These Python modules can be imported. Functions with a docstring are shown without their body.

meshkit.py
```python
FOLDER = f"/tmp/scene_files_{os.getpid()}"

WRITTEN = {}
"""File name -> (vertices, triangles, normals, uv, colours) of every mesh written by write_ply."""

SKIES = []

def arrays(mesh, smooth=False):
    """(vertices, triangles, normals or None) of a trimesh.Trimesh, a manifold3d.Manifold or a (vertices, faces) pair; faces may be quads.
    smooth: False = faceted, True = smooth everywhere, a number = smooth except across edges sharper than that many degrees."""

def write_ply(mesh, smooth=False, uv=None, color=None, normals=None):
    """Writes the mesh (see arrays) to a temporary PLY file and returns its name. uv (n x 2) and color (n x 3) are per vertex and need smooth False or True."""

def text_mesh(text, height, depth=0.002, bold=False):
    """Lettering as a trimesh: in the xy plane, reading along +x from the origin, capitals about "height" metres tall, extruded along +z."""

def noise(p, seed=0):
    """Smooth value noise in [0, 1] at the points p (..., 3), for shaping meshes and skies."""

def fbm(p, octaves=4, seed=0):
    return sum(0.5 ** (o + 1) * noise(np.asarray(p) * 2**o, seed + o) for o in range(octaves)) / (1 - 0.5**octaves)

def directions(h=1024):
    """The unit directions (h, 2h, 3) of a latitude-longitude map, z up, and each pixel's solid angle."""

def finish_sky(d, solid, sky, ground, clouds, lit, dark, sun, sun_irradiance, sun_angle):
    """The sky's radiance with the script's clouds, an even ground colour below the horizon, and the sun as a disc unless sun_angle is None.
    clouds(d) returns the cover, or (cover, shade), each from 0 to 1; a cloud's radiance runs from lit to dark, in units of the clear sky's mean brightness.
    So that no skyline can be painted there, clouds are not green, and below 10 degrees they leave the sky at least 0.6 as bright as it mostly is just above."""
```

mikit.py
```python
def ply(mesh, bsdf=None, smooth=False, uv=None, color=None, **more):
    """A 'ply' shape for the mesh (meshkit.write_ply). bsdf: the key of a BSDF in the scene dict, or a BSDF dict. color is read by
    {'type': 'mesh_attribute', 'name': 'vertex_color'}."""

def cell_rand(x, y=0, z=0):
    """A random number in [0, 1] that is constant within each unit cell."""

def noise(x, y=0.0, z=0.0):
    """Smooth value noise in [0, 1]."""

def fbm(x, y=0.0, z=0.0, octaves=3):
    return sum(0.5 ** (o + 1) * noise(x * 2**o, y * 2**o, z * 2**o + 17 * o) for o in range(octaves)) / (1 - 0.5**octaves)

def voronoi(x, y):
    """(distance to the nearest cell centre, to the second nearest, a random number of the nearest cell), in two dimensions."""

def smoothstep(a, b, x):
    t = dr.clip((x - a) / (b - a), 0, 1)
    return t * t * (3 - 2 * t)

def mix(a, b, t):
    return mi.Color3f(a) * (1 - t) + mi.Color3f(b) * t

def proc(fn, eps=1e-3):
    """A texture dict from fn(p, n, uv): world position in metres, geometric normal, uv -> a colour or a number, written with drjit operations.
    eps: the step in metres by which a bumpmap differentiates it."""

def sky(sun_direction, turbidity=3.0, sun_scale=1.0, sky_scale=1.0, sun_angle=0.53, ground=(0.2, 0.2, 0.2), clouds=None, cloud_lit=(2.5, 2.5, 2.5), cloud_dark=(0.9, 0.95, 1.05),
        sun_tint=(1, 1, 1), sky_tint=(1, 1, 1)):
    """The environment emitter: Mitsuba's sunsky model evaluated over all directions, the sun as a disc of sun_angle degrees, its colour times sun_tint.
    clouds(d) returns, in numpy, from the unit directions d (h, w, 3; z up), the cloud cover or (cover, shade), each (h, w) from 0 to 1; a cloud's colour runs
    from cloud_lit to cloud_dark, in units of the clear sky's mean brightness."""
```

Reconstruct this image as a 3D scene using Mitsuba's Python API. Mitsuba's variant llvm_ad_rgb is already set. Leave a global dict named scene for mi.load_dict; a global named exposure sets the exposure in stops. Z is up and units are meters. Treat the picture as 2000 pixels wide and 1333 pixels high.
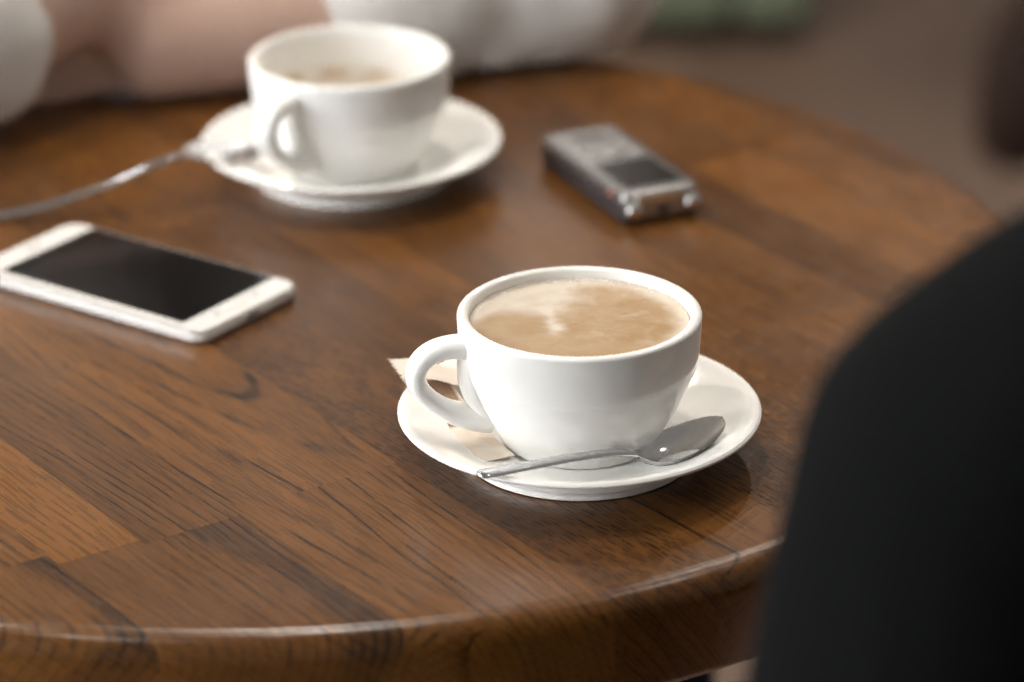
import math, random
import numpy as np, trimesh, mitsuba as mi, drjit as dr
import manifold3d as m3
import mikit, meshkit
from mikit import proc, noise, fbm, voronoi, cell_rand, smoothstep, mix

T = mi.ScalarTransform4f
scene, labels = {}, {}
rng = random.Random(7)

# ------------------------------------------------------------------ camera
F_PX, PITCH, ROLL = 6736.7, 0.406789, -0.0080217
CAM = np.array([-0.02887, -1.35739, 0.637264])
fwd = np.array([0, math.cos(PITCH), -math.sin(PITCH)])
rgt = np.array([1.0, 0, 0]); upv = np.cross(rgt, fwd)
upv = math.cos(ROLL) * upv - math.sin(ROLL) * rgt
scene['camera'] = {
    'type': 'thinlens', 'fov': math.degrees(2 * math.atan(1000 / F_PX)), 'fov_axis': 'x',
    'aperture_radius': 0.0140, 'focus_distance': 1.462, 'near_clip': 0.05, 'far_clip': 60.0,
    'to_world': T().look_at(origin=CAM.tolist(), target=(CAM + fwd).tolist(), up=upv.tolist())}

# ------------------------------------------------------------------ light
exposure = 1.93
scene['room_light'] = {'type': 'constant', 'radiance': {'type': 'rgb', 'value': [0.058, 0.056, 0.053]}}


def lamp_disc(key, x, y, z, r, power, tint=(1.0, 0.925, 0.83)):
    """A round ceiling downlight: emitter disc facing the floor, in a thin metal trim."""
    rad = [power * c / (math.pi * r * r) for c in tint]
    scene[key + '__lens'] = {'type': 'disk', 'to_world': T().translate([x, y, z]).rotate([1, 0, 0], 180).scale(r),
                             'bsdf': {'type': 'ref', 'id': 'black_plastic'},
                             'emitter': {'type': 'area', 'radiance': {'type': 'rgb', 'value': rad}}}


LAMPS = [(-1.15, 1.35, 1.9), (-0.25, 1.55, 1.9), (0.70, 1.45, 1.9), (-1.05, 0.45, 1.9), (-0.10, 0.55, 1.9), (0.85, 0.45, 1.9), (-0.75, -0.45, 1.9), (0.65, 2.70, 1.9)]
LAMP_POWER = [1.05, 1.05, 0.60, 0.95, 0.80, 0.30, 0.35, 1.0]


def window_panel(key, c, ux, uy, rad):
    c, ux, uy = (np.array(a, float) for a in (c, ux, uy))
    n = np.cross(ux, uy); n /= np.linalg.norm(n)
    m = np.eye(4); m[:3, 0], m[:3, 1], m[:3, 2], m[:3, 3] = ux, uy, n, c
    scene[key] = {'type': 'rectangle', 'to_world': T(m), 'bsdf': {'type': 'ref', 'id': 'black_plastic'},
                  'emitter': {'type': 'area', 'radiance': {'type': 'rgb', 'value': list(rad)}}}


for i, ((lx, ly, lz), pw) in enumerate(zip(LAMPS, LAMP_POWER)):
    k = 'ceiling_lamp' + (f'_{i:03d}' if i else '')
    lamp_disc(k, lx, ly, lz, 0.05, pw)
    labels[k] = {'label': 'small round warm ceiling downlight above the table', 'category': 'lamp', 'group': 'ceiling downlights above the table'}
# daylight from tall cafe windows, left of the table and in the far wall
window_panel('window', (-2.75, -1.10, 0.80), (-0.37, 1.02, 0), (0, 0, 0.95), (2.25, 2.34, 2.38))
labels['window'] = {'label': 'tall bright daylight window to the left of the table', 'category': 'window'}
window_panel('window_001', (-0.6, 5.6, 1.70), (1.3, 0, 0), (0, 0, -1.25), (1.25, 1.2, 1.15))
labels['window_001'] = {'label': 'bright window in the far background beyond the seated person', 'category': 'window'}


# ------------------------------------------------------------------ helpers
def rgb(*c): return {'type': 'rgb', 'value': list(c)}


def srgb(r, g, b):
    c = np.array([r, g, b]) / 255.0
    return [float(v) for v in np.where(c < 0.04045, c / 12.92, ((c + 0.055) / 1.055) ** 2.4)]


def principled(base, rough, **kw):
    return {'type': 'twosided', 'b': {'type': 'principled', 'base_color': base if isinstance(base, dict) else rgb(*base), 'roughness': rough, **kw}}


def put(key, mesh, bsdf, smooth=40, **kw):
    scene[key] = mikit.ply(mesh, bsdf, smooth=smooth, **kw)


def tag(key, label, category=None, group=None, kind=None):
    d = labels.setdefault(key, {})
    if label: d['label'] = label
    if category: d['category'] = category
    if group: d['group'] = group
    if kind: d['kind'] = kind


def num(key, i): return key if i == 0 else f'{key}_{i:03d}'


def grid_faces(nu, nv, wrap_u=False, wrap_v=False):
    f = []
    for i in range(nu if wrap_u else nu - 1):
        for j in range(nv if wrap_v else nv - 1):
            a, b = i * nv + j, ((i + 1) % nu) * nv + j
            c, d = ((i + 1) % nu) * nv + (j + 1) % nv, i * nv + (j + 1) % nv
            f += [[a, b, c], [a, c, d]]
    return np.array(f)


def fix(mesh):
    mesh.merge_vertices(); mesh.remove_unreferenced_vertices()
    trimesh.repair.fix_normals(mesh)
    return mesh


def spline(pts, n):
    """Catmull-Rom through the points, n samples."""
    from scipy.interpolate import CubicSpline, PchipInterpolator
    pts = np.asarray(pts, float)
    s = np.r_[0, np.cumsum(np.linalg.norm(np.diff(pts, axis=0), axis=1))]
    return CubicSpline(s, pts)(np.linspace(0, s[-1], n))


def lathe(profile, seg=160, center=(0, 0, 0)):
    """Closed or axis-to-axis profile [(r, z)] turned about z."""
    prof = np.array(profile, float)
    a = np.linspace(0, 2 * np.pi, seg, endpoint=False)
    v = np.stack([prof[None, :, 0] * np.cos(a)[:, None], prof[None, :, 0] * np.sin(a)[:, None], np.broadcast_to(prof[None, :, 1], (seg, len(prof)))], -1).reshape(-1, 3)
    m = trimesh.Trimesh(v + np.array(center), grid_faces(seg, len(prof), wrap_u=True), process=False)
    m.merge_vertices()
    m.update_faces(m.nondegenerate_faces())
    return fix(m)


def smooth_profile(pts, n=12):
    """Rounded polyline in (r, z): dense Pchip-like sampling between control points by corner cutting."""
    p = np.array(pts, float)
    for _ in range(3):
        q = [p[0]]
        for a, b in zip(p[:-1], p[1:]):
            q += [0.75 * a + 0.25 * b, 0.25 * a + 0.75 * b]
        q.append(p[-1])
        p = np.array(q)
    return p


def sweep(path, halfw, halft, side, seg=20, power=2.3, cap=True):
    """Elliptical section swept along a 3-D path; 'side' is the direction of the wide half-axis."""
    path = np.asarray(path, float); n = len(path)
    halfw, halft = np.broadcast_to(halfw, n), np.broadcast_to(halft, n)
    tan = np.gradient(path, axis=0); tan /= np.linalg.norm(tan, axis=1, keepdims=True)
    side = np.broadcast_to(np.asarray(side, float), (n, 3))
    sd = side - (side * tan).sum(1, keepdims=True) * tan; sd /= np.linalg.norm(sd, axis=1, keepdims=True)
    nn = np.cross(tan, sd)
    a = np.linspace(0, 2 * np.pi, seg, endpoint=False)
    ca = np.sign(np.cos(a)) * np.abs(np.cos(a)) ** (2 / power); sa = np.sign(np.sin(a)) * np.abs(np.sin(a)) ** (2 / power)
    v = path[:, None] + sd[:, None] * (ca[None, :, None] * halfw[:, None, None]) + nn[:, None] * (sa[None, :, None] * halft[:, None, None])
    v = v.reshape(-1, 3); f = grid_faces(n, seg, wrap_v=True)
    if cap:
        v = np.vstack([v, path[0], path[-1]]); c0, c1 = len(v) - 2, len(v) - 1
        i = np.arange(seg); j = (i + 1) % seg
        f = np.vstack([f, np.stack([np.full(seg, c0), i, j], 1), np.stack([np.full(seg, c1), (n - 1) * seg + j, (n - 1) * seg + i], 1)])
    return fix(trimesh.Trimesh(v, f, process=False))


def round_rect(lx, ly, r, n=8):
    pts = []
    for cx, cy, a0 in ((lx / 2 - r, ly / 2 - r, 0), (-lx / 2 + r, ly / 2 - r, 90), (-lx / 2 + r, -ly / 2 + r, 180), (lx / 2 - r, -ly / 2 + r, 270)):
        for k in range(n + 1):
            t = math.radians(a0 + 90 * k / n)
            pts.append((cx + r * math.cos(t), cy + r * math.sin(t)))
    return np.array(pts)


def slab(lx, ly, r, levels, n=8):
    """Rounded rectangle lofted through levels [(inset, z)] from bottom to top, capped."""
    v, m = [], 4 * (n + 1)
    for ins, z in levels:
        q = round_rect(lx - 2 * ins, ly - 2 * ins, max(r - ins, 2e-4), n)
        v.append(np.c_[q, np.full(m, z)])
    v = np.vstack(v); f = grid_faces(len(levels), m, wrap_v=True)
    v = np.vstack([v, [0, 0, levels[0][1]], [0, 0, levels[-1][1]]])
    i = np.arange(m); j = (i + 1) % m; k = len(v)
    f = np.vstack([f, np.stack([np.full(m, k - 2), j, i], 1), np.stack([np.full(m, k - 1), (len(levels) - 1) * m + i, (len(levels) - 1) * m + j], 1)])
    return fix(trimesh.Trimesh(v, f, process=False))


def frame(x_axis, origin, mesh):
    """Places a mesh built in local axes: local x along x_axis (in the ground plane), z up."""
    x = np.array([x_axis[0], x_axis[1], 0.0]); x /= np.linalg.norm(x)
    m = np.eye(4); m[:3, 0] = x; m[:3, 1] = np.cross([0, 0, 1], x); m[:3, 3] = origin
    out = mesh.copy(); out.apply_transform(m)
    return out


def surface_net(val, lo, h):
    """Naive surface nets of the zero level of a sampled distance field."""
    s = val < 0
    nx, ny, nz = (d - 1 for d in val.shape)
    acc, cnt = np.zeros((nx, ny, nz, 3)), np.zeros((nx, ny, nz))
    cs = [(i, j, k) for i in (0, 1) for j in (0, 1) for k in (0, 1)]
    for a in cs:
        for ax in range(3):
            if a[ax] == 1: continue
            b = list(a); b[ax] = 1
            sl = lambda c: tuple(slice(o, o + n) for o, n in zip(c, (nx, ny, nz)))
            va, vb = val[sl(a)], val[sl(b)]
            cross = (va < 0) != (vb < 0)
            t = np.where(cross, va / np.where(cross, va - vb, 1), 0)
            for d in range(3):
                acc[..., d] += cross * (a[d] + (t if d == ax else 0))
            cnt += cross
    act = cnt > 0
    idx = np.full(act.shape, -1); idx[act] = np.arange(act.sum())
    cell = np.argwhere(act)
    v = np.asarray(lo) + h * (cell + acc[act] / cnt[act][:, None])
    faces = []
    for ax in range(3):
        u, w = (ax + 1) % 3, (ax + 2) % 3
        sl0, sl1 = [slice(1, n) for n in (nx, ny, nz)], [slice(1, n) for n in (nx, ny, nz)]
        sl0[ax], sl1[ax] = slice(0, (nx, ny, nz)[ax]), slice(1, (nx, ny, nz)[ax] + 1)
        s0, s1 = s[tuple(sl0)], s[tuple(sl1)]
        e = np.argwhere(s0 != s1)
        if not len(e): continue
        inside = s0[tuple(e.T)]
        base = e.copy(); base[:, u] += 1; base[:, w] += 1
        def at(du, dw):
            c = base.copy(); c[:, u] -= du; c[:, w] -= dw
            return idx[tuple(c.T)]
        q = np.stack([at(1, 1), at(0, 1), at(0, 0), at(1, 0)], 1)
        q[~inside] = q[~inside][:, ::-1]
        faces.append(np.vstack([q[:, [0, 1, 2]], q[:, [0, 2, 3]]]))
    return trimesh.Trimesh(v, np.vstack(faces), process=False)


def blob(prims, h, k=0.02, noise_amp=0.0, noise_scale=(20, 20, 20), seed=1, cut=None, relax=4):
    """Smooth union of tapered capsules (a, b, ra, rb), meshed as one continuous surface."""
    P = [(np.array(a, float), np.array(b, float), ra, rb) for a, b, ra, rb in prims]
    lo = np.min([np.minimum(a, b) - max(ra, rb) for a, b, ra, rb in P], 0) - 0.02 - 2 * h
    hi = np.max([np.maximum(a, b) + max(ra, rb) for a, b, ra, rb in P], 0) + 0.02 + 2 * h
    n = np.ceil((hi - lo) / h).astype(int) + 1
    ax = [lo[d] + h * np.arange(n[d]) for d in range(3)]
    val = np.full(tuple(n), 0.05, np.float32)
    for a, b, ra, rb in P:
        pad = max(ra, rb) + 0.05
        i0 = [max(0, int((min(a[d], b[d]) - pad - lo[d]) / h)) for d in range(3)]
        i1 = [min(n[d], int((max(a[d], b[d]) + pad - lo[d]) / h) + 2) for d in range(3)]
        g = np.stack(np.meshgrid(*[ax[d][i0[d]:i1[d]] for d in range(3)], indexing='ij'), -1)
        ab = b - a
        t = np.clip(((g - a) @ ab) / max(ab @ ab, 1e-12), 0, 1)
        d = np.linalg.norm(g - a - t[..., None] * ab, axis=-1) - (ra + (rb - ra) * t)
        sl = tuple(slice(i0[e], i1[e]) for e in range(3))
        o = val[sl]
        w = np.clip(0.5 + 0.5 * (o - d) / k, 0, 1)
        val[sl] = o * (1 - w) + d * w - k * w * (1 - w)
    if noise_amp or cut is not None:
        near = np.abs(val) < max(0.03, 3 * h)
        q = np.argwhere(near); pts = lo + h * q
        vv = val[tuple(q.T)]
        if noise_amp:
            vv = vv + noise_amp * (meshkit.fbm(pts * np.array(noise_scale), 3, seed) - 0.5)
            val[tuple(q.T)] = vv
    if cut is not None:
        g = np.stack(np.meshgrid(*ax, indexing='ij'), -1)
        val = np.maximum(val, cut(g).astype(np.float32))
    m = surface_net(val, lo, h)
    if relax: trimesh.smoothing.filter_taubin(m, iterations=relax)
    return m


# ------------------------------------------------------------------ materials
scene['black_plastic'] = principled((0.02, 0.02, 0.022), 0.35)
scene['porcelain'] = principled((0.85, 0.84, 0.81), 0.10, specular=0.5)
UD = np.array([0.5736, -0.8192]); VD = np.array([0.8192, 0.5736])          # grain direction and across


def wood(p, n, uv):
    tone, code = uv.x, uv.y
    kind = dr.floor(code); seed = code - kind
    sx = seed * 37.3
    u = p.x * float(UD[0]) + p.y * float(UD[1]) + sx
    v = p.x * float(VD[0]) + p.y * float(VD[1])
    z = p.z
    # growth rings about a pith below or beside the stave
    hid = seed * 7.77 - dr.floor(seed * 7.77)
    pv = (hid - 0.5) * 0.34
    vv = v - dr.floor(v / 0.04) * 0.04 + seed * 0.013
    warp = (noise(u * 7, v * 26, z * 26 + sx) - 0.5) * 0.010 + (noise(u * 24, v * 90, sx + 3) - 0.5) * 0.0022
    r = dr.sqrt(dr.square(v - pv + 0.05) + dr.square(z + 0.045 + 0.05 * hid)) + warp + 0.045 * (u - sx)
    ph = r / 0.0043
    t = ph - dr.floor(ph)
    rid = dr.floor(ph)
    strength = 0.25 + 0.75 * cell_rand(rid, 3.0, 1.0)
    line = dr.exp(-dr.square((t - 0.5) / 0.088)) * strength
    dash = smoothstep(0.22, 0.60, noise(u * 24 + rid * 7.1, v * 240, sx))
    early = dr.exp(-dr.square((t - 0.44) / 0.27))
    # open pores: short dark dashes lying along the grain
    row = dr.floor(v / 0.00075 + (noise(u * 30, v * 60, 9.0) - 0.5) * 3 + z * 1600)
    col = dr.floor(u / 0.018 + cell_rand(row, 5.0, 2.0) * 9)
    pore = dr.select(cell_rand(row, col, 11.0) > 0.80 - 0.25 * early, mi.Float(1.0), mi.Float(0.0))
    fibre = fbm(u * 22, v * 900, z * 500 + sx, 3)
    cloud = fbm(u * 9, v * 45, sx, 3)
    # ray fleck (basket weave) staves
    vw = v / 0.0023 + 1.1 * noise(u * 55, v * 120, 4.0) + z * 300
    wrow = dr.floor(vw); wy = vw - wrow - 0.5
    uw = u / 0.0095 + 5 * cell_rand(wrow, 2.0, 6.0) + 0.5 * noise(u * 160, v * 300, 8.0)
    wcol = dr.floor(uw); wx = uw - wcol - 0.5
    w = cell_rand(wrow, wcol, 9.0)
    size = 0.20 + 0.30 * cell_rand(wrow, wcol, 4.0)
    fleck = 1 - smoothstep(0.7, 1.25, dr.sqrt(dr.square((wx + 0.25 * wy) / (size + 0.12)) + dr.square((wy - 0.3 * wx) / (0.55 * size + 0.06))))
    fleck = fleck * smoothstep(0.12, 0.3, w)
    is_weave = dr.select(dr.abs(kind - 1) < 0.5, mi.Float(1.0), mi.Float(0.0))
    is_dark = dr.select(dr.abs(kind - 2) < 0.5, mi.Float(1.0), mi.Float(0.0))
    is_soft = dr.select(dr.abs(kind - 3) < 0.5, mi.Float(1.0), mi.Float(0.0))
    light, mid, dark = mi.Color3f(0.190, 0.0735, 0.0140), mi.Color3f(0.047, 0.0180, 0.0054), mi.Color3f(0.0115, 0.0047, 0.0025)
    base = mix(mid, light, dr.clip(tone + 0.55 * (cloud - 0.5) + 0.45 * (fibre - 0.5), 0, 1))
    side = smoothstep(-0.004, -0.016, z)
    plain = dr.clip(line * dash * 1.0 * (1 - 0.6 * is_soft) * (1 - 0.45 * side), 0, 1)
    weave = fleck * 0.72 + 0.20 * (w - 0.5)
    wide = smoothstep(0.52, 0.66, fbm(u * 7, v * 42 + 3 * (r / 0.03), sx + 5, 2))
    k = dr.clip(plain * (1 - 0.75 * is_weave) + weave * is_weave * 0.9 + pore * 0.36 * (1 - 0.5 * is_weave) + wide * is_dark * 0.50, 0, 1) * (1 - 0.35 * side)
    return mix(base, dark, k)


def varnish(p, n, uv):
    return 0.20 + 0.11 * fbm(p.x * 38, p.y * 38, p.z * 38, 3) + 0.06 * smoothstep(0.62, 0.72, noise((p.x + p.y) * 55, (p.x - 0.6 * p.y) * 900, 3.0))


scene['stained_oak'] = {'type': 'twosided', 'b': {'type': 'principled', 'base_color': proc(wood), 'roughness': proc(varnish), 'specular': 0.36}}


def residue_fn(cx, cy):
    def fn(p, n, uv):
        x, y = p.x - cx, p.y - cy
        a = dr.atan2(y, x)
        rr = dr.sqrt(x * x + y * y)
        nn = fbm(x * 80, y * 80, p.z * 60, 3)
        inside = dr.select(dr.maximum(-(n.x * x + n.y * y) / dr.maximum(rr, 1e-4), n.z * 0.99) > 0.05, mi.Float(1.0), mi.Float(0.0)) * dr.select(p.z > 0.0108, mi.Float(1.0), mi.Float(0.0))
        back = smoothstep(-0.2, 0.6, dr.cos(a - 2.5))                      # thicker on the side it was drunk from
        low = smoothstep(0.052, 0.030, p.z) * inside
        band = dr.exp(-dr.square((p.z - 0.0370 - 0.007 * nn) / 0.0030)) * inside * smoothstep(0.30, 0.60, nn) * back
        col = mix(mi.Color3f(0.85, 0.84, 0.81), mi.Color3f(0.62, 0.50, 0.36), dr.clip(low * (0.30 + 0.3 * smoothstep(0.35, 0.7, nn)), 0, 1))
        col = mix(col, mi.Color3f(0.52, 0.36, 0.21), dr.clip(band * 0.7 + 0.35 * low * smoothstep(0.5, 0.75, nn) * back, 0, 1))
        return col
    return fn


FAR = np.array([-0.11204, 0.3436])
scene['stained_porcelain'] = {'type': 'twosided', 'b': {'type': 'principled', 'base_color': proc(residue_fn(float(FAR[0]), float(FAR[1]))), 'roughness': 0.13, 'specular': 0.5}}


def coffee_fn(p, n, uv):
    R = 0.0468
    X, Y = p.x / R, p.y / R
    wx = X + 0.22 * (fbm(X * 3 + 4, Y * 3, 1.0, 3) - 0.5); wy = Y + 0.22 * (fbm(X * 3, Y * 3 + 9, 2.0, 3) - 0.5)
    milk = fbm(X * 7 + 2, Y * 7, 8.0, 4)
    left_back = smoothstep(-0.26, 0.26, (-0.28 - wx) * 0.93 + (wy - 0.15) * 0.36 + 0.25 * (milk - 0.5))     # pale milk, back and left
    blob_ = smoothstep(0.14, -0.14, dr.sqrt(dr.square((wx + 0.62) / 1.0) + dr.square((wy + 0.28) / 1.15)) - 0.46)
    streak = dr.exp(-dr.square((wx + 0.245 + 0.10 * (wy + 0.1)) / 0.07)) * smoothstep(-0.46, -0.16, wy) * smoothstep(0.6, 0.2, wy)
    wisps = smoothstep(0.50, 0.78, fbm(wx * 5, wy * 6, 3.0, 4)) * 0.22 + smoothstep(0.55, 0.7, fbm(X * 14, Y * 17, 6.0, 3)) * 0.06
    rr = dr.sqrt(X * X + Y * Y)
    rim = smoothstep(0.78, 0.985, rr + 0.10 * (fbm(X * 6, Y * 6, 5.0, 3) - 0.5)) * smoothstep(-0.75, 0.1, Y + 0.55 * X)
    pale = dr.clip((left_back * (1 - 0.9 * blob_)) * (0.72 + 0.4 * milk) + 0.65 * streak * (0.5 + milk) + wisps * (1 - left_back) + 0.85 * rim, 0, 1)
    tan = mix(mi.Color3f(0.375, 0.235, 0.112), mi.Color3f(0.43, 0.295, 0.170), smoothstep(0.25, 0.75, fbm(X * 4, Y * 5, 7.0, 4)))
    tan = mix(tan, mi.Color3f(0.33, 0.175, 0.07), smoothstep(0.88, 0.98, rr) * smoothstep(0.2, -0.5, Y + 0.1 * X) * 0.7)
    col = mix(tan, mi.Color3f(0.64, 0.56, 0.465), pale)
    d1, d2, w = voronoi(X * 34, Y * 34)
    dots = smoothstep(0.16, 0.06, d1) * dr.select(w > 0.86, mi.Float(1.0), mi.Float(0.0))
    return mix(col, mi.Color3f(0.36, 0.24, 0.13), dots * 0.45)


def tide_fn(p, n, uv):
    rr = dr.sqrt(p.x * p.x + p.y * p.y)
    a = dr.atan2(p.y, p.x)
    inside = dr.select(-(n.x * p.x + n.y * p.y) > 0.3 * rr, mi.Float(1.0), mi.Float(0.0))
    h = 0.0628 + 0.0009 * (noise(a * 3 + 20, 1.0, 1.0) - 0.5)
    line = dr.exp(-dr.square((p.z - h) / 0.00022)) * smoothstep(0.35, 0.65, fbm(a * 9 + 30, p.z * 900, 4.0, 3))
    film = smoothstep(0.0626, 0.0606, p.z) * (0.25 + 0.5 * fbm(a * 7 + 30, p.z * 700, 2.0, 3))
    drip = smoothstep(0.70, 0.80, fbm(p.x * 420, p.y * 420, p.z * 420, 2)) * 0.10
    col = mix(mi.Color3f(0.85, 0.84, 0.81), mi.Color3f(0.50, 0.36, 0.22), dr.clip((0.55 * line + 0.35 * film) * inside + 0.0 * drip, 0, 1))
    return col


scene['used_porcelain'] = {'type': 'twosided', 'b': {'type': 'principled', 'base_color': proc(tide_fn), 'roughness': 0.10, 'specular': 0.5}}
scene['milky_coffee'] = {'type': 'twosided', 'b': {'type': 'principled', 'base_color': proc(coffee_fn), 'roughness': 0.28, 'specular': 0.4}}
scene['steel'] = {'type': 'roughconductor', 'material': 'Al', 'alpha': 0.03, 'specular_reflectance': rgb(0.76, 0.755, 0.75)}
scene['steel'] = {'type': 'twosided', 'b': scene['steel']}
scene['white_plastic'] = principled((0.72, 0.695, 0.67), 0.20)
scene['screen_glass'] = principled((0.0030, 0.0034, 0.0042), 0.08, specular=0.12)
scene['dark_mark'] = principled((0.10, 0.09, 0.09), 0.4)
scene['paper'] = principled((0.66, 0.575, 0.50), 0.6)
scene['recorder_silver'] = principled((0.40, 0.39, 0.39), 0.22, metallic=0.85)
scene['chrome'] = principled((0.80, 0.79, 0.78), 0.16, metallic=1.0)
scene['dark_shell'] = principled((0.035, 0.032, 0.034), 0.35)
scene['red_plastic'] = principled((0.50, 0.16, 0.13), 0.3)
scene['lcd'] = principled((0.022, 0.020, 0.018), 0.12, specular=0.25)
scene['white_cotton'] = principled((0.66, 0.63, 0.60), 0.85, sheen=0.3)
scene['skin'] = principled((0.56, 0.375, 0.30), 0.5, specular=0.35)
scene['black_knit'] = principled((0.0052, 0.0054, 0.0057), 0.95, specular=0.08)
scene['dark_trousers'] = principled((0.012, 0.014, 0.018), 0.9, specular=0.1)
scene['brown_hair'] = principled((0.020, 0.0098, 0.0062), 0.75, specular=0.10)
scene['green_upholstery'] = principled((0.135, 0.155, 0.10), 0.9)
scene['dark_wood'] = principled((0.05, 0.026, 0.014), 0.4)
scene['iron'] = principled((0.02, 0.02, 0.02), 0.5)


def sachet_fn(p, n, uv):
    col = mi.Color3f(0.72, 0.63, 0.54)
    col = mix(col, mi.Color3f(0.24, 0.145, 0.095), smoothstep(0.54, 0.50, uv.x) * smoothstep(0.07, 0.10, uv.x) * smoothstep(0.08, 0.12, uv.y) * smoothstep(0.95, 0.9, uv.y))
    stripes = smoothstep(0.35, 0.6, dr.sin(uv.y * 55) * 0.5 + 0.5) * smoothstep(0.50, 0.46, uv.x) * smoothstep(0.12, 0.15, uv.x)
    return mix(col, mi.Color3f(0.32, 0.20, 0.12), stripes * 0.4)


scene['printed_paper'] = principled(proc(sachet_fn), 0.55)


def floor_fn(p, n, uv):
    a = fbm(p.x * 1.6 + 3, p.y * 1.1, 0.0, 3)
    plank = cell_rand(dr.floor(p.x / 0.19), dr.floor(p.y / 1.2 + cell_rand(dr.floor(p.x / 0.19), 1.0, 2.0)), 3.0)
    grain = fbm(p.x * 60, p.y * 5, 2.0, 2)
    return mix(mi.Color3f(0.085, 0.052, 0.036), mi.Color3f(0.22, 0.145, 0.105), dr.clip(1.3 * (a - 0.5) + 0.35 + 0.35 * plank + 0.1 * grain, 0, 1))


scene['floor_boards'] = principled(proc(floor_fn), 0.5)

# ------------------------------------------------------------------ floor
FLOOR_Z = -0.75
put('floor', trimesh.Trimesh([[-12, -6, FLOOR_Z], [12, -6, FLOOR_Z], [12, 16, FLOOR_Z], [-12, 16, FLOOR_Z]], [[0, 1, 2], [0, 2, 3]]), 'floor_boards', smooth=False)
tag('floor', 'brown floor of the room far behind the table', kind='structure')

# ------------------------------------------------------------------ table
TC, TR, TH = np.array([-0.14094, 0.2017]), 0.3737, 0.046
arc = [(TR - 0.012 + 0.012 * math.sin(t), -0.012 + 0.012 * math.cos(t)) for t in np.linspace(0, math.pi / 2, 12)]
low = [(TR - 0.004 + 0.004 * math.cos(t), -TH + 0.004 - 0.004 * math.sin(t)) for t in np.linspace(0, math.pi / 2, 5)]
disc = m3.CrossSection([np.array([(0, 0)] + arc + low + [(0, -TH)])[::-1]])
disc = m3.Manifold.revolve(disc, 420)
disc = disc.translate((float(TC[0]), float(TC[1]), 0.0))
uc, vc = float(TC @ UD), float(TC @ VD)
vb = [-0.428, -0.380, -0.332, -0.284, -0.235, -0.197, -0.151, -0.122, -0.0706, -0.0165, 0.031, 0.070, 0.119, 0.161, 0.214, 0.252, 0.301, 0.342, 0.38, 0.42]
vb = [b for b in vb if vc - TR - 0.06 < b < vc + TR + 0.06]
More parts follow.
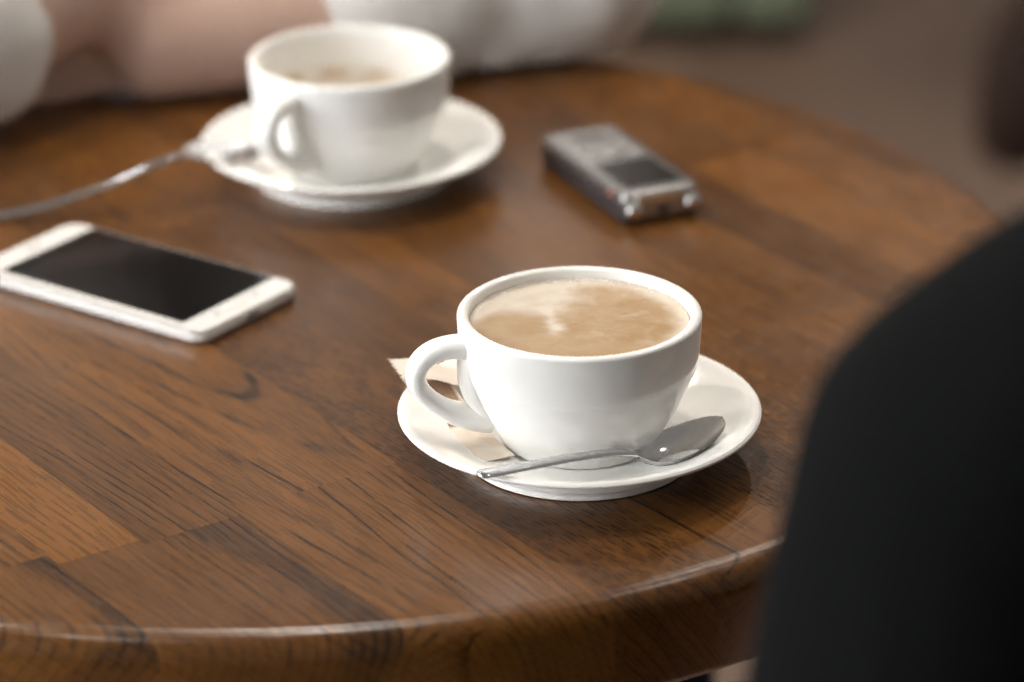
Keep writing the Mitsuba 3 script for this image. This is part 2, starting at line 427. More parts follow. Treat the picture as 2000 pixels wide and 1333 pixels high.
special = {(-0.235, 0): (0.95, 3), (-0.197, 0): (0.42, 0), (-0.197, 1): (0.50, 2), (-0.235, 1): (0.52, 3), (-0.284, None): (0.55, 2), (-0.332, None): (0.5, 0), (-0.0706, None): (0.42, 1), (-0.122, None): (0.62, 0), (-0.151, None): (0.72, 0)}
n_plank = 0
for v0, v1 in zip(vb[:-1], vb[1:]):
    us = [uc - TR - 0.05 - rng.random() * 0.1]
    if v0 in (-0.235, -0.197):
        us = [-0.62, -0.0375 if v0 == -0.235 else -0.033]
    while us[-1] < uc + TR + 0.02:
        us.append(us[-1] + rng.uniform(0.17, 0.42))
    for j, (u0, u1) in enumerate(zip(us[:-1], us[1:])):
        g, c = 0.00002, 0.00006
        pts = []
        for ins, zz in ((0, -0.08), (0, -0.00006), (c, 0.00002)):
            for uu in (u0 + g + ins, u1 - g - ins):
                for ww in (v0 + g + ins, v1 - g - ins):
                    q = UD * uu + VD * ww
                    pts.append([q[0], q[1], zz])
        piece = m3.Manifold.hull_points(np.array(pts)) ^ disc
        if piece.num_tri() == 0 or piece.volume() < 2e-7: continue
        mesh = piece.to_mesh()
        tm = trimesh.Trimesh(np.array(mesh.vert_properties[:, :3], float), np.array(mesh.tri_verts), process=False)
        tm = trimesh.graph.smooth_shade(tm, angle=math.radians(25), facet_minarea=None)
        tone, kind = special.get((v0, j)) or special.get((v0, None)) or (rng.uniform(0.30, 0.80), rng.choice([0, 0, 0, 3, 1, 0]))
        uvc = np.tile([[tone, kind + rng.uniform(0.03, 0.97)]], (len(tm.vertices), 1))
        put(num('table__plank', n_plank), (np.array(tm.vertices), np.array(tm.faces)), 'stained_oak', smooth=True, uv=uvc)
        n_plank += 1
tag('table', 'round dark stained wooden cafe table of glued planks carrying the cups', 'table')
put('table__column', lathe([(0, -TH - 0.001), (0.06, -TH - 0.001), (0.06, -TH - 0.012), (0.035, -TH - 0.02), (0.035, -0.70), (0, -0.70)], 40, (TC[0], TC[1], 0)), 'iron')
put('table__base', lathe([(0, -0.701), (0.05, -0.701), (0.21, -0.735), (0.22, -0.748), (0, -0.748)], 48, (TC[0], TC[1], 0)), 'iron')

# ------------------------------------------------------------------ cups and saucers
saucer_top = smooth_profile([(0, 0.0062), (0.030, 0.0062), (0.0345, 0.0062), (0.0355, 0.0076), (0.045, 0.0086), (0.056, 0.0112), (0.068, 0.0178), (0.0745, 0.0212), (0.0775, 0.0216)])
saucer_under = smooth_profile([(0.0775, 0.0216), (0.0790, 0.0205), (0.0775, 0.0188), (0.070, 0.0150), (0.058, 0.0078), (0.0525, 0.0052), (0.0510, 0.0035), (0.0508, 0.0006), (0.0495, 0.0002), (0.0475, 0.0004), (0.0465, 0.0030), (0.040, 0.0034), (0, 0.0034)])
saucer_mesh = lathe(np.vstack([saucer_top, saucer_under]), 220)


def saucer_z(r):
    return float(np.interp(r, saucer_top[:, 0], saucer_top[:, 1]))


outer = smooth_profile([(0, 0.0085), (0.026, 0.0085), (0.0285, 0.0070), (0.0305, 0.0063), (0.0325, 0.0066), (0.0335, 0.0085), (0.0350, 0.0115), (0.0405, 0.0200), (0.0450, 0.0290), (0.0478, 0.0358), (0.0491, 0.0392), (0.0500, 0.0411), (0.0507, 0.0432), (0.0515, 0.0490), (0.0521, 0.0560), (0.0524, 0.0630), (0.05245, 0.0648)])
lip = [(0.0515 + 0.00100 * math.cos(t) * 1.0 - 0.0001, 0.0648 + 0.0012 * math.sin(t)) for t in np.linspace(0.1, math.pi - 0.1, 9)]
lip = [(0.0500 + 0.00243 * math.cos(t), 0.0648 + 0.0016 * math.sin(t)) for t in np.linspace(0.05, math.pi - 0.05, 11)]
inner = smooth_profile([(0.04757, 0.0648), (0.0472, 0.060), (0.0466, 0.050), (0.0452, 0.041), (0.0424, 0.030), (0.037, 0.0195), (0.029, 0.0130), (0.018, 0.0112), (0, 0.0110)])
cup_body = lathe(np.vstack([outer, lip, inner]), 220)


def handle_mesh(phi):
    """A strap handle in the vertical plane at angle phi."""
    d = np.array([math.cos(phi), math.sin(phi), 0.0]); side = np.array([-d[1], d[0], 0.0])
    rz = spline([(0.0485, 0.0552), (0.0560, 0.0562), (0.0655, 0.0545), (0.0718, 0.0480), (0.0718, 0.0410), (0.0672, 0.0338), (0.0595, 0.0275), (0.0500, 0.0235), (0.0400, 0.0215)], 56)
    path = rz[:, :1] * d + rz[:, 1:] * np.array([0, 0, 1.0])
    s = np.linspace(0, 1, 56)
    flare = 0.45 * np.exp(-(s / 0.13) ** 2) + np.exp(-((1 - s) / 0.20) ** 2)
    loop = sweep(path, 0.0066 + 0.0018 * flare, 0.0043 + 0.0022 * flare, side, 28, 2.2)
    fin = spline([(0.0490, 0.0585), (0.0492, 0.0510), (0.0485, 0.0400), (0.0450, 0.0290), (0.0400, 0.0200)], 30)
    t = np.linspace(0, 1, 30)
    web = sweep(fin[:, :1] * d + fin[:, 1:] * np.array([0, 0, 1.0]), 0.0080 + 0 * t, 0.0016 + 0.0036 * np.sin(np.pi * t) ** 0.5, side, 28, 2.0)
    return trimesh.util.concatenate([loop, web])


def move(m, x, y, z=0.0):
    m = m.copy(); m.apply_translation((x, y, z)); return m


put('saucer', saucer_mesh, 'porcelain', smooth=35)
tag('saucer', 'white saucer under the full coffee cup, in sharp focus', 'saucer', 'round white porcelain saucers')
put('saucer_001', move(saucer_mesh, *FAR), 'porcelain', smooth=35)
tag('saucer_001', 'white saucer under the nearly empty cup, farther back and blurred', 'saucer', 'round white porcelain saucers')
put('coffee_cup__body', cup_body, 'used_porcelain', smooth=35)
put('coffee_cup__handle', handle_mesh(math.radians(195)), 'porcelain', smooth=60)
tag('coffee_cup', 'white porcelain cup full of milky coffee, nearest the camera', 'cup', 'white porcelain cups')
put('coffee_cup_001__body', move(cup_body, *FAR), 'stained_porcelain', smooth=35)
put('coffee_cup_001__handle', move(handle_mesh(math.radians(236)), *FAR), 'porcelain', smooth=60)
tag('coffee_cup_001', 'nearly empty white cup with brown coffee stains inside, farther back', 'cup', 'white porcelain cups')

# coffee with a small meniscus and a slightly uneven foam surface
nr, na = 60, 160
rr = np.linspace(0, 1, nr) ** 0.85 * 0.0471
aa = np.linspace(0, 2 * np.pi, na, endpoint=False)
gx, gy = rr[:, None] * np.cos(aa), rr[:, None] * np.sin(aa)
gz = 0.0611 + 0.0009 * np.exp(-((0.0471 - rr[:, None]) / 0.0012)) + 0.00035 * (meshkit.fbm(np.stack([gx * 160, gy * 160, gx * 0 + 2], -1), 3, 4) - 0.5)
cm = trimesh.Trimesh(np.stack([gx, gy, gz], -1).reshape(-1, 3), grid_faces(nr, na, wrap_v=True), process=False)
cm.merge_vertices(); cm.update_faces(cm.nondegenerate_faces())
if cm.face_normals[:, 2].mean() < 0: cm.invert()
put('coffee', cm, 'milky_coffee', smooth=True)
tag('coffee', 'milky coffee with pale foam filling the near white cup', 'coffee')
# foam bubbles at the edge of the coffee
bubbles = []
for i in range(70):
    a = rng.gauss(1.75, 0.5); r = 0.0466 - abs(rng.gauss(0, 0.0011))
    s = trimesh.creation.icosphere(subdivisions=1, radius=rng.uniform(0.00025, 0.0006))
    s.apply_scale([1, 1, 0.6]); bubbles.append(move(s, r * math.cos(a), r * math.sin(a), 0.0614 + 0.0006 * (r > 0.0458)))
put('coffee__foam_bubbles', trimesh.util.concatenate(bubbles), 'porcelain', smooth=True)
labels['coffee__foam_bubbles'] = {'kind': 'stuff'}


# ------------------------------------------------------------------ spoons
def spoon_mesh(path, up=(0, 0, 1), bowl=0.30, w_bowl=0.0135, w_handle=0.0042, w_neck=0.0022, depth=0.006, th=0.0011):
    """Spoon from the handle's end (path start) to the bowl's tip; bowl is the fraction of its length that is bowl."""
    nS, nW = 90, 17
    P = spline(path, nS); s = np.linspace(0, 1, nS)
    tan = np.gradient(P, axis=0); tan /= np.linalg.norm(tan, axis=1, keepdims=True)
    side = np.cross(tan, np.array(up, float)); side /= np.linalg.norm(side, axis=1, keepdims=True)
    nn = np.cross(side, tan)
    b = np.clip((s - (1 - bowl)) / bowl, 0, 1)
    wb = w_bowl * np.sqrt(np.clip(1 - (2 * b ** 0.86 - 1) ** 2, 0, 1))
    h = s / (1 - bowl)
    wh = np.where(h < 1, w_neck + (w_handle - w_neck) * np.clip(1 - h, 0, 1) ** 0.9, w_neck * np.exp(-b * 9))
    wh = wh * np.sqrt(np.clip(s / 0.02, 0.05, 1))
    w = np.maximum(np.maximum(wb, wh), 0.0006)
    x = np.linspace(-1, 1, nW)
    dish = (depth * np.sin(np.pi * np.clip(b, 0, 1) ** 0.9) ** 0.8)[:, None] * (1 - x ** 2)[None]
    ridge = np.where(s < 1 - bowl, 0.0011, 0)[:, None] * (1 - x ** 2)[None]
    thick = th + np.where(s < 1 - bowl, 0.0007 * np.exp(-((h - 0.95) / 0.2) ** 2), 0)
    edge = np.sqrt(np.clip(1 - x ** 4, 0.02, 1))
    top = P[:, None] + side[:, None] * (w[:, None] * x)[..., None] + nn[:, None] * (-dish + ridge + thick[:, None] * 0.5 * edge)[..., None]
    bot = P[:, None] + side[:, None] * (w[:, None] * x)[..., None] + nn[:, None] * (-dish - thick[:, None] * 0.5 * edge)[..., None]
    ring = np.concatenate([top, bot[:, ::-1]], 1)
    m = ring.shape[1]
    v = ring.reshape(-1, 3); f = grid_faces(nS, m, wrap_v=True)
    v = np.vstack([v, ring[0].mean(0), ring[-1].mean(0)])
    i = np.arange(m); j = (i + 1) % m
    f = np.vstack([f, np.stack([np.full(m, len(v) - 2), i, j], 1), np.stack([np.full(m, len(v) - 1), (nS - 1) * m + j, (nS - 1) * m + i], 1)])
    return fix(trimesh.Trimesh(v, f, process=False))


a0, a1 = np.array([-0.0435, -0.0745]), np.array([0.0612, -0.0130])
near_path = [np.r_[a0 + (a1 - a0) * t, z] for t, z in ((0, 0.0245), (0.25, 0.0222), (0.46, 0.0198), (0.58, 0.0170), (0.67, 0.0140), (0.78, 0.0150), (0.9, 0.0178), (1.0, 0.0215))]
put('teaspoon', spoon_mesh(near_path, bowl=0.36, w_bowl=0.0130, depth=0.0075), 'steel', smooth=50)
tag('teaspoon', 'small steel teaspoon lying across the front of the near saucer', 'spoon', 'steel teaspoons')
far_path = [(-0.3115, 0.2745, 0.0018), (-0.2890, 0.2805, 0.0034), (-0.2684, 0.2856, 0.0060), (-0.2505, 0.2903, 0.0100), (-0.2273, 0.2965, 0.0168), (-0.2039, 0.3040, 0.0245), (-0.1865, 0.3145, 0.0246), (-0.1586, 0.3300, 0.0185)]
put('teaspoon_001', spoon_mesh(far_path, bowl=0.26, w_bowl=0.0135, w_handle=0.0031, w_neck=0.0023, depth=0.006, up=(0, -0.14, 1)), 'steel', smooth=50)
tag('teaspoon_001', 'blurred steel teaspoon propped on the far saucer, handle reaching down to the table', 'spoon', 'steel teaspoons')


# ------------------------------------------------------------------ sugar sachets
def strip(p0, p1, width, lift, zig0, zig1, seed, puff=0.0012, n=60, w=29):
    """A flattened paper sachet draped over the near saucer between two ground points."""
    p0, p1 = np.array(p0), np.array(p1); d = (p1 - p0) / np.linalg.norm(p1 - p0); e = np.array([-d[1], d[0]])
    L = np.linalg.norm(p1 - p0)
    S, W = np.linspace(0, 1, n), np.linspace(-0.5, 0.5, w)
    top, bot, uv = [], [], []
    mid = np.array([p0 + d * L * s for s in S])
    for i, s in enumerate(S):
        for j, t in enumerate(W):
            tri = abs(((j / (w - 1) * 7) % 1) - 0.5) * 2
            ss = s * L + (zig0 * (1 - tri) * max(0, 1 - s * 8)) - (zig1 * (1 - tri) * max(0, 1 - (1 - s) * 8))
            q = p0 + d * ss + e * width * t
            r = np.linalg.norm(q)
            rz = np.linalg.norm(mid[i])
            z = saucer_z(min(rz, 0.0775)) + lift(s) + 0.0009 * (meshkit.fbm(np.array([[s * 11, t * 5, seed]]), 3, seed)[0] - 0.5)
            fat = puff * max(0, (1 - (2 * t) ** 2)) * min(1, 9 * s, 9 * (1 - s))
            top.append([*q, z + fat + 0.00012]); bot.append([*q, z - 0.00012]); uv.append([s, t + 0.5])
    v = np.array(top + bot); k = n * w
    f = grid_faces(n, w); f = np.vstack([f, f[:, ::-1] + k])
    b = [i * w for i in range(n)] + [(n - 1) * w + j for j in range(1, w)] + [i * w + w - 1 for i in range(n - 2, -1, -1)] + [j for j in range(w - 2, 0, -1)]
    for x, y in zip(b, b[1:] + b[:1]): f = np.vstack([f, [[x, y, y + k], [x, y + k, x + k]]])
    m = trimesh.Trimesh(v, f, process=False)
    if m.volume < 0: m.invert()
    return m, np.array(uv + uv)


sm, suv = strip((-0.0805, 0.0290), (0.012, 0.0585), 0.0235, lambda s: 0.0012 + 0.0075 * max(0, 0.55 - s) * 0.9, 0.0016, 0.0016, 3)
put('sugar_sachet', (np.array(sm.vertices), np.array(sm.faces)), 'paper', smooth=True)
tag('sugar_sachet', 'beige paper sachet with a zigzag end sticking out behind the near cup handle', 'sachet')
sm, suv = strip((-0.0690, 0.0350), (-0.0370, -0.0290), 0.0205, lambda s: 0.0006, 0.0012, 0.0, 5, puff=0.0006)
put('sugar_sachet_001', (np.array(sm.vertices), np.array(sm.faces)), 'printed_paper', smooth=True, uv=suv)
tag('sugar_sachet_001', 'pale paper sachet with a brown print lying flat in the saucer under the cup handle', 'sachet')

# ------------------------------------------------------------------ phone
ph_o, ph_x = np.array([-0.2115, 0.1898, 0.0]), np.array([0.1205, -0.0857])
PL, PW, PT = 0.1475, 0.0755, 0.0082
def P_(m):
    m = m.copy(); m.apply_scale([1, 1, 0.86])
    return frame(ph_x, ph_o, m)
put('smartphone__body', P_(slab(PL, PW, 0.0095, [(0.0022, 0.0004), (0.0008, 0.0012), (0.0001, 0.0030), (0, 0.0042), (0, 0.0058), (0.0003, 0.0066), (0.0008, 0.0068)])), 'white_plastic', smooth=35)
put('smartphone__trim', P_(slab(PL, PW, 0.0095, [(0.0012, 0.0069), (0.0006, 0.0071), (0.0006, 0.0075), (0.0010, 0.0078)])), 'chrome', smooth=35)
put('smartphone__front_panel', P_(slab(PL - 0.0016, PW - 0.0016, 0.0088, [(0.0004, 0.0079), (0.0002, 0.00805), (0.0004, 0.0082)])), 'white_plastic', smooth=35)
put('smartphone__screen', P_(move(slab(0.1160, 0.0680, 0.0006, [(0, 0.00822), (0, 0.00832), (0.0001, 0.00835)]), 0, 0.0020)), 'screen_glass', smooth=False)
for i, yy in enumerate((-0.0145, 0.0145)):
    put(num('smartphone__touch_key', i), P_(move(slab(0.0030, 0.0022, 0.0008, [(0, 0.00822), (0.0001, 0.00828)]), 0.0640, yy)), 'dark_mark', smooth=False)
put('smartphone__home_key', P_(move(slab(0.0046, 0.0150, 0.0022, [(0, 0.00822), (0.0003, 0.0086), (0.0008, 0.0087)]), 0.0640, 0)), 'white_plastic', smooth=35)
put('smartphone__earpiece', P_(move(slab(0.0016, 0.0110, 0.0007, [(0, 0.00822), (0.0001, 0.00828)]), -0.0650, 0)), 'dark_mark', smooth=False)
put('smartphone__charging_port', P_(move(slab(0.0012, 0.0085, 0.0004, [(0, 0.0034), (0, 0.0056)]), PL / 2 - 0.0003, 0)), 'black_plastic', smooth=False)
put('smartphone__jack_hole', P_(move(slab(0.0012, 0.0040, 0.0005, [(0, 0.0030), (0, 0.0062)]), PL / 2 - 0.0009, 0.0255)), 'black_plastic', smooth=False)
tag('smartphone', 'white smartphone with a dark blank screen lying on the table', 'phone')

# ------------------------------------------------------------------ voice recorder
rc_o, rc_x = np.array([0.0270, 0.3215, 0.0]), np.array([0.0430, -0.0950])
RL, RW, RT = 0.1010, 0.0440, 0.0165
Q_ = lambda m: frame(rc_x, rc_o, m)
put('voice_recorder__shell', Q_(slab(RL, RW, 0.0050, [(0.0020, 0.0006), (0.0006, 0.0014), (0.0, 0.0035), (0.0, 0.0105), (0.0006, 0.0108)])), 'dark_shell', smooth=35)
put('voice_recorder__face', Q_(slab(RL - 0.0006, RW - 0.0006, 0.0050, [(0.0004, 0.01085), (0.0, 0.0116), (0.0, 0.0140), (0.0008, 0.0155), (0.0022, 0.0163), (0.0030, 0.0165)])), 'recorder_silver', smooth=40)
put('voice_recorder__screen', Q_(move(slab(0.0375, 0.0320, 0.0020, [(0, 0.01652), (0.0003, 0.0169), (0.0012, 0.0170)]), 0.0225, 0)), 'lcd', smooth=30)
put('voice_recorder__end_trim', Q_(move(slab(0.0030, 0.0300, 0.0010, [(0.0002, 0.0110), (0, 0.0120), (0, 0.0150), (0.0006, 0.0158)]), RL / 2 - 0.0002, 0)), 'chrome', smooth=35)
for i, sgn in enumerate((-1, 1)):
    mic = lathe([(0, 0.0), (0.0042, 0.0), (0.0046, 0.0006), (0.0046, 0.0085), (0.0038, 0.0098), (0.0025, 0.0104), (0, 0.0107)], 32)
    mic.apply_transform(trimesh.transformations.rotation_matrix(math.pi / 2, [0, 1, 0]))
    put(num('voice_recorder__microphone', i), Q_(move(mic, RL / 2 - 0.0060, sgn * (RW / 2 - 0.0054), 0.0082)), 'chrome', smooth=40)
put('voice_recorder__end_plate', Q_(move(slab(0.0016, 0.0290, 0.0006, [(0.0002, 0.0030), (0, 0.0034), (0, 0.0102), (0.0003, 0.0106)]), RL / 2 + 0.0002, 0)), 'recorder_silver', smooth=35)
put('voice_recorder__socket', Q_(move(slab(0.0012, 0.0060, 0.0004, [(0, 0.0045), (0, 0.0090)]), RL / 2 + 0.0008, 0)), 'black_plastic', smooth=False)
put('voice_recorder__control_ring', Q_(move(lathe([(0.0035, 0), (0.0036, 0.0007), (0.0048, 0.0012), (0.0060, 0.0007), (0.0061, 0)], 40), -0.0110, 0, 0.01655)), 'chrome', smooth=40)
for i, (bx, by) in enumerate(((-0.0110, 0.0), (-0.0065, 0.0130), (-0.0065, -0.0130), (-0.0200, 0.0125), (-0.0200, -0.0125))):
    put(num('voice_recorder__button', i), Q_(move(lathe([(0.0071 * math.sin(t), 0.0003 + 0.0071 * (math.cos(t) - math.cos(0.58))) for t in np.linspace(0, 0.58, 10)] + [(0.0040, 0)], 36), bx, by, 0.01655)), 'chrome', smooth=40)
put('voice_recorder__speaker_grille', Q_(move(slab(0.0110, 0.0180, 0.0020, [(0, 0.01652), (0.0004, 0.0168)]), -0.0350, 0.0)), 'dark_mark', smooth=30)
put('voice_recorder__record_key', Q_(move(slab(0.0034, 0.0016, 0.0006, [(0, 0.0122), (0.0002, 0.0146)]), 0.0360, -RW / 2 + 0.0001)), 'red_plastic', smooth=30)
labels['voice_recorder__record_key'] = {'label': 'small red key on the side'}
tag('voice_recorder', 'small silver and black voice recorder with a dark display on the table', 'voice recorder')


# ------------------------------------------------------------------ people
def hand_prims(wrist, direct, across, up, spread=1.0, curl=0.012, s=1.0, thumb=1):
    """Palm and five unequal, slightly curled fingers; lengths in metres."""
    w, d, c, u = (np.array(a, float) for a in (wrist, direct, across, up))
    pr = []
    for k, (off, l) in enumerate(((-0.030, 0.066), (-0.010, 0.076), (0.010, 0.072), (0.029, 0.056))):
        kn = w + d * 0.088 * s + c * off * s * 0.95 - d * 0.004 * abs(k - 1)
        pr.append((w + c * off * 0.4, kn, 0.015, 0.0105))
        a, rad = kn, (0.0092, 0.0086, 0.0074)
        for q, fr in enumerate((0.45, 0.30, 0.25)):
            b = a + d * l * fr + c * off * 0.12 * spread * fr * 3 - u * curl * (0.5, 1.0, 0.9)[q]
            pr.append((a, b, rad[q], rad[q] - 0.0008)); a = b
    t0 = w + d * 0.022 - c * 0.018 * thumb
    t1 = t0 + d * 0.030 - c * 0.026 * thumb; t2 = t1 + d * 0.030 - c * 0.008 * thumb; t3 = t2 + d * 0.024
    pr += [(t0, t1, 0.014, 0.011), (t1, t2, 0.0105, 0.0095), (t2, t3, 0.0095, 0.0078)]
    return pr


def head_prims(c, face, up=(0, 0, 1)):
    c, f, u = np.array(c, float), np.array(face, float), np.array(up, float); s = np.cross(f, u)
    pr = [(c - f * 0.02 + u * 0.03, c + f * 0.01 + u * 0.03, 0.088, 0.078), (c + f * 0.035 - u * 0.03, c + f * 0.045 - u * 0.075, 0.060, 0.035),
          (c + f * 0.088 + u * 0.005, c + f * 0.104 - u * 0.028, 0.008, 0.013), (c + f * 0.082 - u * 0.058 - s * 0.014, c + f * 0.082 - u * 0.058 + s * 0.014, 0.009, 0.009),
          (c + f * 0.078 + u * 0.03 - s * 0.03, c + f * 0.078 + u * 0.03 + s * 0.03, 0.012, 0.012)]
    for q in (-1, 1):
        pr.append((c + s * q * 0.078 + u * 0.015 - f * 0.01, c + s * q * 0.080 - u * 0.025, 0.012, 0.008))
    return pr


# --- the person in a white shirt leaning on the far side of the table
A_el, A_wr = np.array([0.004, 0.552, 0.045]), np.array([-0.225, 0.478, 0.0335])
A_sh, A_cuff = np.array([0.025, 0.800, 0.330]), -0.108
B_el, B_wr = np.array([-0.338, 0.410, 0.054]), np.array([-0.160, 0.560, 0.100])
B_sh = np.array([-0.300, 0.800, 0.330])
mid = A_el + (A_wr - A_el) * 0.45
body = [(A_sh, A_el, 0.050, 0.038), (A_el, mid, 0.038, 0.041), (mid, A_wr, 0.041, 0.035),
        (B_sh, B_el, 0.050, 0.038), (B_el, B_wr, 0.042, 0.027),
        ((-0.15, 0.82, 0.33), (-0.15, 0.86, 0.05), 0.11, 0.12), (A_sh, B_sh, 0.05, 0.05), ((-0.15, 0.86, 0.05), (-0.15, 0.90, -0.17), 0.12, 0.14),
        ((-0.15, 0.80, 0.36), (-0.15, 0.78, 0.47), 0.055, 0.05)]
body += head_prims((-0.15, 0.755, 0.585), np.array([0, -1, 0.0]))
legs = []
for sx_, kx in ((1, 0.034), (-1, -0.33)):
    hip, knee, ank = np.array([-0.15 + 0.09 * sx_, 0.88, -0.21]), np.array([kx, 0.375, -0.185]), np.array([kx, 0.44, -0.67])
    legs += [(hip, knee, 0.085, 0.062), (knee, ank, 0.058, 0.040)]
feet = []
for kx in (0.034, -0.33): feet += [((kx, 0.45, -0.70), (kx, 0.31, -0.722), 0.042, 0.026)]
body_m = blob(body + [(a, b, ra * 0.85, rb * 0.85) for a, b, ra, rb in legs], 0.007, 0.022)
handA = [(mid + (A_wr - mid) * 0.4, A_wr, 0.038, 0.034)] + hand_prims(A_wr, np.array([-0.99, -0.13, -0.03]), np.array([0.0, 0.0, -1.0]), np.array([0.13, -0.99, 0.0]), curl=0.010)
handB = [(B_el + (B_wr - B_el) * 0.8, B_wr, 0.031, 0.027)] + hand_prims(B_wr, np.array([0.9, 0.3, -0.25]), np.array([-0.3, 0.93, 0.0]), np.array([0.25, 0, 0.95]), curl=0.008)
tidy = lambda m: m
put('person__body', trimesh.util.concatenate([body_m, blob(handA, 0.003, 0.006), blob(handB, 0.003, 0.006)]), 'skin', smooth=True)
cuff = A_el + (A_wr - A_el) * ((A_cuff - A_el[0]) / (A_wr[0] - A_el[0]))
cd = (A_wr - A_el) / np.linalg.norm(A_wr - A_el)
shirt = [(A_sh, A_el + [0.004, 0.01, 0.004], 0.062, 0.050), (A_el, cuff, 0.0455, 0.0470), (cuff - cd * 0.028, cuff - cd * 0.004, 0.0500, 0.0500), (A_el + [0.008, -0.006, -0.006], A_el + [-0.03, -0.010, -0.004], 0.040, 0.040), ((-0.034, 0.508, 0.016), (-0.056, 0.506, 0.052), 0.010, 0.010), ((-0.056, 0.506, 0.052), (-0.068, 0.524, 0.084), 0.010, 0.008),
         (B_sh, B_el, 0.062, 0.050), (B_el, B_el + (B_wr - B_el) * 0.08, 0.051, 0.051),
         ((-0.15, 0.82, 0.32), (-0.15, 0.86, 0.05), 0.125, 0.135), (A_sh, B_sh, 0.062, 0.062), ((-0.15, 0.86, 0.05), (-0.15, 0.90, -0.18), 0.135, 0.155),
         ((-0.15, 0.805, 0.37), (-0.15, 0.795, 0.40), 0.066, 0.062)]
shirt_m = blob(shirt, 0.006, 0.018, noise_amp=0.014, noise_scale=(34, 12, 12), seed=3, cut=lambda g: np.maximum(0.0012 - g[..., 2] - (g[..., 1] > 0.60) * 9, ((cuff - g) @ (-cd) - 0.012) * 1.0 if False else -9.0 + 0 * g[..., 0]), relax=3)
put('person__shirt', shirt_m, 'white_cotton', smooth=True)
put('person__trousers', blob(legs + [((-0.15, 0.90, -0.17), (-0.15, 0.90, -0.20), 0.15, 0.15)], 0.009, 0.03), 'dark_trousers', smooth=True)
put('person__shoe', blob(feet[:1], 0.006, 0.01), 'black_plastic', smooth=True)
put('person__shoe_001', blob(feet[1:], 0.006, 0.01), 'black_plastic', smooth=True)
put('person__hair', blob([((-0.15, 0.79, 0.63), (-0.15, 0.765, 0.645), 0.090, 0.086), ((-0.15, 0.82, 0.60), (-0.15, 0.82, 0.55), 0.075, 0.06)], 0.007, 0.03, 0.012, (60, 60, 20), 5), 'brown_hair', smooth=True)
tag('person', 'person in a white shirt leaning a bare forearm on the far side of the table', 'person')

# --- the person in black in the near right foreground, seen from behind
sh, el = np.array([0.1110, -0.440, 0.199]), np.array([0.061, -0.430, -0.060])
wr = np.array([0.190, -0.170, -0.105])
shR = np.array([0.44, -0.47, 0.205]); elR = np.array([0.47, -0.40, -0.06]); wrR = np.array([0.31, -0.17, -0.10])
nb = [(sh, el, 0.042, 0.036), (el, wr, 0.036, 0.025), (shR, elR, 0.042, 0.036), (elR, wrR, 0.036, 0.025), (sh + [0.03, 0, 0.02], (0.24, -0.455, 0.262), 0.045, 0.045), ((0.24, -0.455, 0.262), (0.30, -0.46, 0.262), 0.045, 0.045), ((0.30, -0.46, 0.262), shR, 0.045, 0.045),
      ((0.27, -0.48, 0.17), (0.27, -0.52, -0.05), 0.11, 0.10), ((0.27, -0.52, -0.05), (0.27, -0.53, -0.17), 0.10, 0.14), ((0.27, -0.49, 0.23), (0.262, -0.47, 0.36), 0.052, 0.048)]
nb += head_prims((0.262, -0.455, 0.455), np.array([-0.30, 0.954, 0.0]))
for hx, kx in ((0.19, 0.128), (0.35, 0.40)):
    nb += [((hx, -0.50, -0.19), (kx, 0.00, -0.165), 0.075, 0.056), ((kx, 0.00, -0.17), (kx, -0.05, -0.66), 0.050, 0.034), ((kx, -0.05, -0.69), (kx, 0.06, -0.72), 0.034, 0.024)]
nh = hand_prims(wr, np.array([0.3, 0.94, -0.12]), np.array([0.94, -0.3, 0.0]), np.array([0, 0.12, 0.99])) + hand_prims(wrR, np.array([-0.3, 0.94, -0.12]), np.array([0.94, 0.3, 0.0]), np.array([0, 0.12, 0.99]), thumb=-1)
put('person_001__body', trimesh.util.concatenate([blob(nb, 0.007, 0.022), blob(nh, 0.0035, 0.006)]), 'skin', smooth=True)
top = [(sh, el, 0.0565, 0.054), (el, wr - (wr - el) * 0.06, 0.049, 0.034), (shR, elR, 0.058, 0.049), (elR, wrR, 0.049, 0.034), ((0.141, -0.440, 0.2290), (0.235, -0.455, 0.265), 0.0545, 0.052), ((0.235, -0.455, 0.265), (0.305, -0.46, 0.265), 0.052, 0.052), ((0.305, -0.46, 0.265), shR, 0.052, 0.056),
       ((0.27, -0.48, 0.17), (0.27, -0.52, -0.05), 0.125, 0.115), ((0.27, -0.52, -0.05), (0.27, -0.53, -0.18), 0.115, 0.155), ((0.27, -0.485, 0.22), (0.268, -0.475, 0.30), 0.075, 0.062),
       ((0.19, -0.50, -0.19), (0.165, -0.20, -0.178), 0.09, 0.078), ((0.35, -0.50, -0.19), (0.375, -0.20, -0.178), 0.09, 0.078)]
put('person_001__dress', blob(top, 0.006, 0.020, 0.008, (20, 20, 12), 8), 'black_knit', smooth=True)
hair = [((0.27, -0.475, 0.49), (0.262, -0.455, 0.50), 0.098, 0.092)]
hr = random.Random(5)
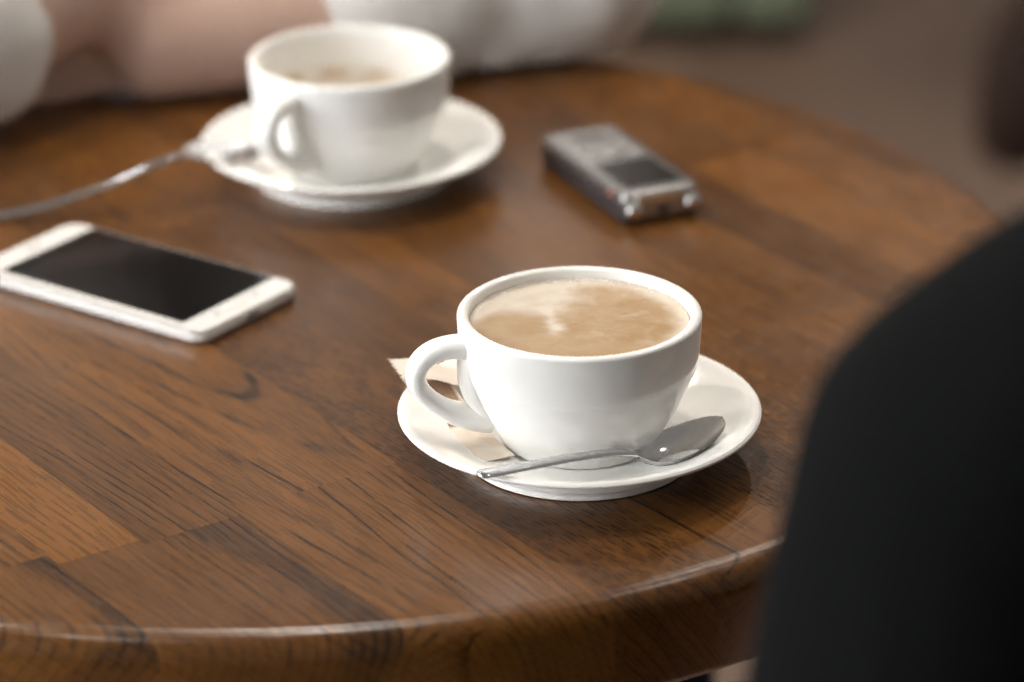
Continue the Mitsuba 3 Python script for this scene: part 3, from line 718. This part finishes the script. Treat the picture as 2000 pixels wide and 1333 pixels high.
for i in range(46):
    a = math.radians(hr.uniform(95, 330) + 20)
    r0 = 0.085; c = np.array([0.262, -0.462, 0.0])
    d = np.array([math.cos(a), math.sin(a), 0])
    flip = hr.uniform(0.00, 0.035)
    pts = [c + d * r0 * 0.8 + [0, 0, 0.53], c + d * (r0 + 0.012) + [0, 0, 0.45], c + d * (r0 + 0.014) + [0, 0, 0.385], c + d * (r0 + 0.022 + flip) + [0, 0, 0.335 + hr.uniform(-0.012, 0.02)]]
    for q in range(3): hair.append((pts[q], pts[q + 1], (0.020, 0.021, 0.019, 0.010)[q], (0.020, 0.021, 0.019, 0.010)[q + 1]))
lock = [np.array([0.185, -0.500, 0.47]), np.array([0.152, -0.512, 0.41]), np.array([0.131, -0.520, 0.376]), np.array([0.112, -0.522, 0.352]), np.array([0.103, -0.516, 0.334])]
for q in range(4): hair.append((lock[q], lock[q + 1], (0.030, 0.028, 0.024, 0.018, 0.012)[q], (0.030, 0.028, 0.024, 0.018, 0.012)[q + 1]))
put('person_001__hair', blob(hair, 0.0055, 0.012, 0.006, (90, 90, 14), 9), 'brown_hair', smooth=True)
tag('person_001', 'person in black with dark hair, shoulder and arm blurred in the right foreground', 'person')

# ------------------------------------------------------------------ green armchair far behind
gx0, gy0 = 0.00, 3.10
def cushion(cx, cy, cz, lx, ly, lz, r=0.04):
    m = slab(lx, ly, r, [(0.02, 0), (0.004, 0.012), (0, 0.03), (0, lz - 0.03), (0.004, lz - 0.012), (0.02, lz)])
    return move(m, cx, cy, cz)
put('armchair__seat', cushion(gx0, gy0, FLOOR_Z + 0.03, 0.505, 0.635, 0.36, 0.022), 'green_upholstery')
put('armchair__backrest', cushion(gx0, gy0 + 0.36, FLOOR_Z + 0.03, 0.62, 0.12, 0.75), 'green_upholstery')
for i, q in enumerate((-1, 1)):
    put(num('armchair__armrest', i), cushion(gx0 + q * 0.305, gy0, FLOOR_Z + 0.03, 0.11, 0.64, 0.52), 'green_upholstery')
for i, (a, b) in enumerate(((-1, -1), (1, -1), (-1, 1), (1, 1))):
    put(num('armchair__leg', i), move(trimesh.creation.cylinder(0.02, 0.03), gx0 + a * 0.28, gy0 + b * 0.27, FLOOR_Z + 0.03), 'dark_wood')
tag('armchair', 'blurred green upholstered armchair far behind the table', 'armchair')
